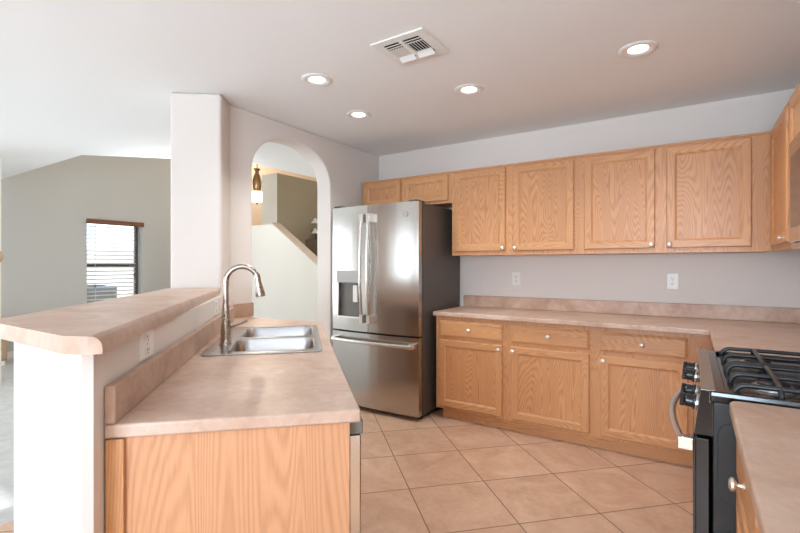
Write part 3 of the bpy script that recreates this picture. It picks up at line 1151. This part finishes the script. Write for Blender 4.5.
# cooktop tray with raised lip
bm = nb()
box(bm, 0.045, 0.745, RY0 - 0.004, RY1 + 0.004, 0.898, 0.918)
rim = [(0.045, RY0 - 0.004), (0.745, RY0 - 0.004), (0.745, RY1 + 0.004), (0.045, RY1 + 0.004)]
hol = rrect(0.40, (RY0 + RY1) / 2, 0.315, (RY1 - RY0) / 2 - 0.022, 0.03)
prism(rim, 0.918, 0.931, bm=bm, holes=[hol])
ck = obj('cooktop', bm, BLACK_EN, rg, bevel=0.004)
obj('front_trim', bx(0.022, 0.058, RY0 - 0.004, RY1 + 0.004, 0.9315, 0.9345), mat('dull_steel_trim', rgb(150, 138, 128), 0.4, 0.7), ck, bevel=0.002)
# slanted control panel
cpf = [(0.052, RY0, 0.80), (0.012, RY0, 0.80), (0.030, RY0, 0.900), (0.052, RY0, 0.9305), (0.020, RY0, 0.9305), (0.020, RY0, 0.9305)]
cpf = [(0.052, RY0, 0.795), (0.004, RY0, 0.795), (0.022, RY0, 0.931), (0.0445, RY0, 0.931), (0.0445, RY0, 0.9), (0.052, RY0, 0.89)]
cpn_ = obj('control_panel', fill_profile(cpf, (0, RY1 - RY0, 0)), STEEL, rg)
obj('panel_end', fill_profile([(0.0515, RY0 - 0.004, 0.7955), (0.0045, RY0 - 0.004, 0.7955), (0.0222, RY0 - 0.004, 0.9305), (0.0435, RY0 - 0.004, 0.9305), (0.0435, RY0 - 0.004, 0.896), (0.0515, RY0 - 0.004, 0.896)], (0, 0.0035, 0)), BLACK_EN, cpn_)
kdir = Vector((-1, 0, 0.13)).normalized()
for yk in (1.76, 1.90, 2.17, 2.33):
    M = axis_m((0.012, yk, 0.862), kdir)
    ko = obj('knob', lathe(nb(), [(0.026, 0.0), (0.026, 0.008), (0.021, 0.012), (0.021, 0.030), (0.018, 0.034), (0, 0.034)], M, 20), BLACK_EN, cpn_, smooth=True)
    bm = nb()
    box(bm, -0.006, 0.006, -0.022, 0.022, 0.033, 0.046, M=M)
    obj('knob_grip', bm, BLACK_EN, ko, bevel=0.003)
    obj('knob_collar', lathe(nb(), [(0.029, 0.0), (0.029, 0.003), (0.026, 0.004)], M, 20), STEEL_H, ko)
# oven door and drawer
od = obj('oven_door', bx(0.008, 0.044, RY0 + 0.004, RY1 - 0.004, 0.262, 0.782), BLACK_EN, rg, bevel=0.003)
obj('door_skin', bx(0.0035, 0.0078, RY0 + 0.006, RY1 - 0.006, 0.264, 0.780), BLACK_EN, od)
obj('oven_window', bx(0.0018, 0.0034, RY0 + 0.12, RY1 - 0.12, 0.36, 0.66), GLASS_BLK, od)
dw_ = obj('drawer', bx(0.006, 0.048, RY0 + 0.004, RY1 - 0.004, 0.075, 0.252), BLACK_EN, rg, bevel=0.003)
pts = []
for k in range(21):
    t = k / 20
    pts.append((-0.030 - 0.036 * math.sin(PI * t), RY0 + 0.03 + (RY1 - RY0 - 0.06) * t, 0.757))
obj('handle', tube(nb(), pts, 0.013, 12), STEEL_H, od, smooth=True)
for yy in (RY0 + 0.026, RY1 - 0.026):
    obj('handle_mount', bx(-0.040, 0.004, yy - 0.018, yy + 0.018, 0.735, 0.774), STEEL_H, od, bevel=0.004)
# burners and grates
for i, (bxc, byc) in enumerate(((0.215, 1.835), (0.215, 2.245), (0.545, 1.835), (0.545, 2.245))):
    bu = obj('burner', lathe(nb(), [(0.058, 0.0), (0.056, 0.008), (0.046, 0.014), (0.0, 0.014)], Matrix.Translation((bxc, byc, 0.918)), 24), BURN, rg, smooth=True)
    obj('burner_cap', lathe(nb(), [(0.042, 0.0), (0.042, 0.005), (0.036, 0.008), (0, 0.009)], Matrix.Translation((bxc, byc, 0.932)), 24), IRON, bu, smooth=True)


def bar_path(a, b, zt=0.955, zb=0.920, n=5):
    """bar from a to b at height zt whose ends curve down to the tray"""
    a, b = Vector((*a, 0)), Vector((*b, 0))
    d = (b - a).normalized()
    r = 0.032
    pts = [a + Vector((0, 0, zb))]
    for k in range(n + 1):
        th = PI / 2 * k / n
        pts.append(a + d * (r * (1 - math.cos(th))) + Vector((0, 0, zt - r + r * math.sin(th))))
    for k in range(n + 1):
        th = PI / 2 * (1 - k / n)
        pts.append(b - d * (r * (1 - math.cos(th))) + Vector((0, 0, zt - r + r * math.sin(th))))
    pts.append(b + Vector((0, 0, zb)))
    return pts


for (y0, y1) in ((1.672, 2.032), (2.052, 2.412)):
    g = nb()
    x0, x1 = 0.105, 0.690
    ym = (y0 + y1) / 2
    for yy in (y0 + 0.015, ym, y1 - 0.015):
        tube(g, bar_path((x0, yy), (x1, yy), 0.950), 0.0080, 8)
    for xx in (0.215, 0.545):
        tube(g, bar_path((xx, y0), (xx, y1), 0.954), 0.0080, 8)
    obj('grate', g, IRON, rg, smooth=True, angle=50)

# ------------------------------------------------------------------ microwave
mw = thing('microwave', 'stainless over-the-range microwave at the right picture edge', 'microwave', (0.55, 2.04, 1.376))
obj('body', bx(0.375, XR - 0.005, RY0 + 0.004, RY1 - 0.004, 1.376, 1.812), FR_SIDE, mw, bevel=0.004)
md = obj('door', bx(0.336, 0.374, RY0 + 0.20, RY1 - 0.004, 1.400, 1.812), STEEL, mw, bevel=0.005)
obj('door_glass', bx(0.3335, 0.3358, RY0 + 0.26, RY1 - 0.05, 1.46, 1.745), GLASS_BLK, md)
obj('control_panel', bx(0.336, 0.374, RY0 + 0.004, RY0 + 0.195, 1.400, 1.812), BLACK_EN, mw, bevel=0.005)
obj('vent_grille', bx(0.340, 0.374, RY0 + 0.004, RY1 - 0.004, 1.376, 1.398), STEEL, mw, bevel=0.003)
obj('handle', tube(nb(), [(0.336, RY0 + 0.225, 1.45), (0.298, RY0 + 0.225, 1.47), (0.298, RY0 + 0.225, 1.73), (0.336, RY0 + 0.225, 1.75)], 0.010, 10), STEEL_H, md, smooth=True)


# ------------------------------------------------------------------ outlets
def outlet(center, d, label, group, up=(0, 0, 1), wdt=0.078, hgt=0.120):
    """duplex receptacle plate; d = outward direction"""
    d = Vector(d).normalized()
    u = Vector((0, 0, 1)).cross(d).normalized()
    M = Matrix.Translation(Vector(center)) @ Matrix((u, Vector((0, 0, 1)), d)).transposed().to_4x4()
    t = thing('wall_outlet', label, 'outlet', center, group)
    bm = nb()
    box(bm, -wdt / 2, wdt / 2, -hgt / 2, hgt / 2, 0.0003, 0.0055, M=M)
    obj('plate', bm, WHITE_PL, t, bevel=0.002)
    for s in (-1, 1):
        bm = nb()
        pts = [M @ Vector((x, y + s * 0.020, 0.0056)) for x, y in rrect(0, 0, 0.0165, 0.0145, 0.010)]
        fill_profile(pts, d * 0.0025, bm=bm)
        r_ = obj('receptacle', bm, WHITE_PL, t)
        bm = nb()
        for xx, hh in ((-0.0065, 0.009), (0.0065, 0.007)):
            box(bm, xx - 0.0014, xx + 0.0014, s * 0.020 - hh / 2 + 0.003, s * 0.020 + hh / 2 + 0.003, 0.0081, 0.0087, M=M)
        box(bm, -0.0025, 0.0025, s * 0.020 - 0.010, s * 0.020 - 0.0055, 0.0081, 0.0087, M=M)
        obj('slots', bm, SLOT, r_)
    obj('screw', lathe(nb(), [(0.003, 0.0), (0.0025, 0.001), (0, 0.001)], M @ Matrix.Translation((0, 0, 0.0056)), 10), NICKEL, t)
    return t


outlet((-1.351, YW, 1.187), (0, -1, 0), 'white wall outlet left on the back wall, nearer the refrigerator', 'outlets on the back wall')
outlet((-0.125, YW, 1.187), (0, -1, 0), 'white wall outlet right on the back wall, nearer the range', 'outlets on the back wall')


def barface(p):
    return W(-0.487 - (p - 1.30) * 0.019, p)


nrm = Vector((0.7071 + 0.0134, 0.7071 - 0.0134, 0)).normalized()
for p_, lab in ((1.56, 'white wall outlet under the bar top nearer the camera'), (2.83, 'white wall outlet under the bar top beside the faucet')):
    x_, y_ = barface(p_)
    outlet((x_, y_, 1.060), (nrm.x, nrm.y, 0), lab, 'outlets under the bar top', hgt=0.088, wdt=0.118)

# ------------------------------------------------------------------ ceiling fixtures
for (lx, ly, lab) in ((-2.04, 2.154, 'recessed ceiling light above the sink, nearest the pillar'),
                      (-2.235, 2.834, 'recessed ceiling light closest to the arch and refrigerator'),
                      (-1.283, 2.844, 'recessed ceiling light in the middle, right of the air vent'),
                      (-0.253, 2.824, 'recessed ceiling light farthest right above the right base cabinets')):
    t = thing('recessed_light', lab, 'ceiling light', (lx, ly, C), 'recessed kitchen downlights')
    M = Matrix.Translation((lx, ly, C))
    obj('trim_ring', lathe(nb(), [(0.098, -0.0005), (0.098, -0.004), (0.090, -0.009), (0.074, -0.009), (0.064, -0.005), (0.053, -0.0025)], M, 32), TRIM, t, smooth=True)
    obj('lens', lathe(nb(), [(0.0525, -0.0022), (0.04, -0.0026), (0.0, -0.003)], M, 32), LENS, t, smooth=True)
    ld = bpy.data.lights.new('downlight_or_fill', 'SPOT')
    ld.energy = 29
    ld.color = (0.97, 0.97, 0.96)
    ld.spot_size = math.radians(132)
    ld.spot_blend = 0.7
    ld.shadow_soft_size = 0.06
    lo = bpy.data.objects.new('downlight_or_fill', ld)
    COL.objects.link(lo)
    lo.location = (lx, ly, C - 0.03)

# added ceiling fill over the dining side and behind the camera, no fittings built
for (lx, ly) in ((-0.4, -1.9), (-3.2, -1.5), (-4.6, 0.3), (-6.2, 0.9)):
    ld = bpy.data.lights.new('downlight_or_fill', 'SPOT')
    ld.energy = 30
    ld.color = (1.0, 0.96, 0.91)
    ld.spot_size = math.radians(155)
    ld.spot_blend = 0.8
    ld.shadow_soft_size = 0.06
    lo = bpy.data.objects.new('downlight_or_fill', ld)
    COL.objects.link(lo)
    lo.location = (lx, ly, C - 0.03)

ld = bpy.data.lights.new('living_fill', 'POINT')  # added fill for the living room, no fixture, hidden behind the pillar
ld.energy = 35
ld.color = (0.93, 0.97, 1.0)
ld.shadow_soft_size = 0.12
lo = bpy.data.objects.new('living_fill', ld)
COL.objects.link(lo)
lo.location = (-5.1, 3.2, 2.2)
ld = bpy.data.lights.new('hall_fill', 'POINT')  # added unseen point light that brightens the hall ceiling, no fixture
ld.energy = 14
ld.color = (1.0, 0.97, 0.92)
ld.shadow_soft_size = 0.1
lo = bpy.data.objects.new('hall_fill', ld)
COL.objects.link(lo)
lo.location = (-3.6, 5.2, 2.0)

# air vent
VX0, VX1, VY0_, VY1_ = -1.474, -1.148, 1.970, 2.268
vt = thing('air_vent', 'white ceiling air vent with slotted louvres and two deflectors', 'vent', ((VX0 + VX1) / 2, (VY0_ + VY1_) / 2, C))
obj('backing', bx(VX0 + 0.03, VX1 - 0.03, VY0_ + 0.03, VY1_ - 0.03, C - 0.002, C - 0.0005), VENT_DK, vt)
ri = (VX0 + 0.052, VX1 - 0.052, VY0_ + 0.05, VY1_ - 0.05)
bm = prism([(VX0, VY0_), (VX1, VY0_), (VX1, VY1_), (VX0, VY1_)], C - 0.008, C - 0.0004,
           holes=[[(ri[0], ri[2]), (ri[1], ri[2]), (ri[1], ri[3]), (ri[0], ri[3])]])
obj('frame', bm, TRIM, vt, bevel=0.003)
xm = (ri[0] + ri[1]) / 2
obj('divider', bx(xm - 0.009, xm + 0.009, ri[2], ri[3], C - 0.010, C - 0.002), TRIM, vt)
for x0, x1, tilt in ((ri[0], xm - 0.009, -1), (xm + 0.009, ri[1], 1)):
    # two slots across, then five along, then a curved deflector
    for yy in (ri[2] + 0.018, ri[2] + 0.042):
        obj('louvre', bx(x0, x1, yy - 0.004, yy + 0.004, C - 0.009, C - 0.0075), TRIM, vt)
    n = 6
    for k in range(n):
        xc = x0 + (x1 - x0) * (k + 0.5) / n
        M = Matrix.Translation((xc, 0, C - 0.007)) @ Matrix.Rotation(math.radians(38 * tilt), 4, 'Y')
        obj('louvre', bx(-0.0062, 0.0062, ri[2] + 0.058, ri[3] - 0.045, -0.001, 0.001, M=M), TRIM, vt)
    M = Matrix.Translation((0, ri[3] - 0.026, C - 0.013)) @ Matrix.Rotation(math.radians(-28), 4, 'X')
    obj('deflector', bx(x0 + 0.002, x1 - 0.002, -0.022, 0.022, -0.0015, 0.0015, M=M), TRIM, vt)

# ------------------------------------------------------------------ hall lamps and foyer fill
px_, py_ = -5.885, 4.83
pl = thing('pendant_lamp', 'brass pendant lamp with white glass shade seen through the arch', 'lamp', (px_, py_, 2.30))
T = Matrix.Translation((px_, py_, 0))
obj('rod', tube(nb(), [(px_, py_, 2.86), (px_, py_, 4.985)], 0.008, 8), LAMP_M, pl, smooth=True)
obj('canopy', lathe(nb(), [(0, 4.999), (0.06, 4.999), (0.055, 4.975), (0.0, 4.965)], T), LAMP_M, pl, smooth=True)
obj('cage', lathe(nb(), [(0, 2.87), (0.055, 2.865), (0.03, 2.835), (0.03, 2.80), (0.055, 2.74), (0.072, 2.66), (0.066, 2.57), (0.05, 2.52), (0.075, 2.505), (0.0, 2.50)], T), LAMP_M, pl, smooth=True)
obj('shade', lathe(nb(), [(0.0, 2.497), (0.078, 2.497), (0.083, 2.48), (0.083, 2.345), (0.078, 2.33), (0, 2.33)], T), SHADE, pl, smooth=True, angle=50)
obj('finial', lathe(nb(), [(0, 2.329), (0.02, 2.325), (0.012, 2.30), (0, 2.285)], T, 12), LAMP_M, pl, smooth=True)
pd_ = bpy.data.lights.new('foyer_fill', 'POINT')  # added unseen light that warms the tan foyer wall, separate from the pendant
pd_.energy = 66
pd_.color = (1.0, 0.86, 0.68)
pd_.shadow_soft_size = 0.09
po = bpy.data.objects.new('foyer_fill', pd_)
COL.objects.link(po)
po.location = (-7.6, 6.4, 3.7)

sc_ = thing('sconce_light', 'pair of small white glass shades on stairwell wall beside the arch', 'lamp', (-6.28, 6.46, 1.99))
obj('arm', tube(nb(), [(-6.279, 6.46, 1.99), (-6.17, 6.46, 1.99), (-6.17, 6.46, 2.22)], 0.010, 8), LAMP_M, sc_)
for zz_ in (1.93, 2.13):
    obj('shade', lathe(nb(), [(0.02, 0.10), (0.04, 0.06), (0.080, 0.0), (0.074, 0.0), (0.034, 0.06), (0.012, 0.09)], Matrix.Translation((-6.17, 6.46, zz_)), 16), TRIM, sc_, smooth=True)
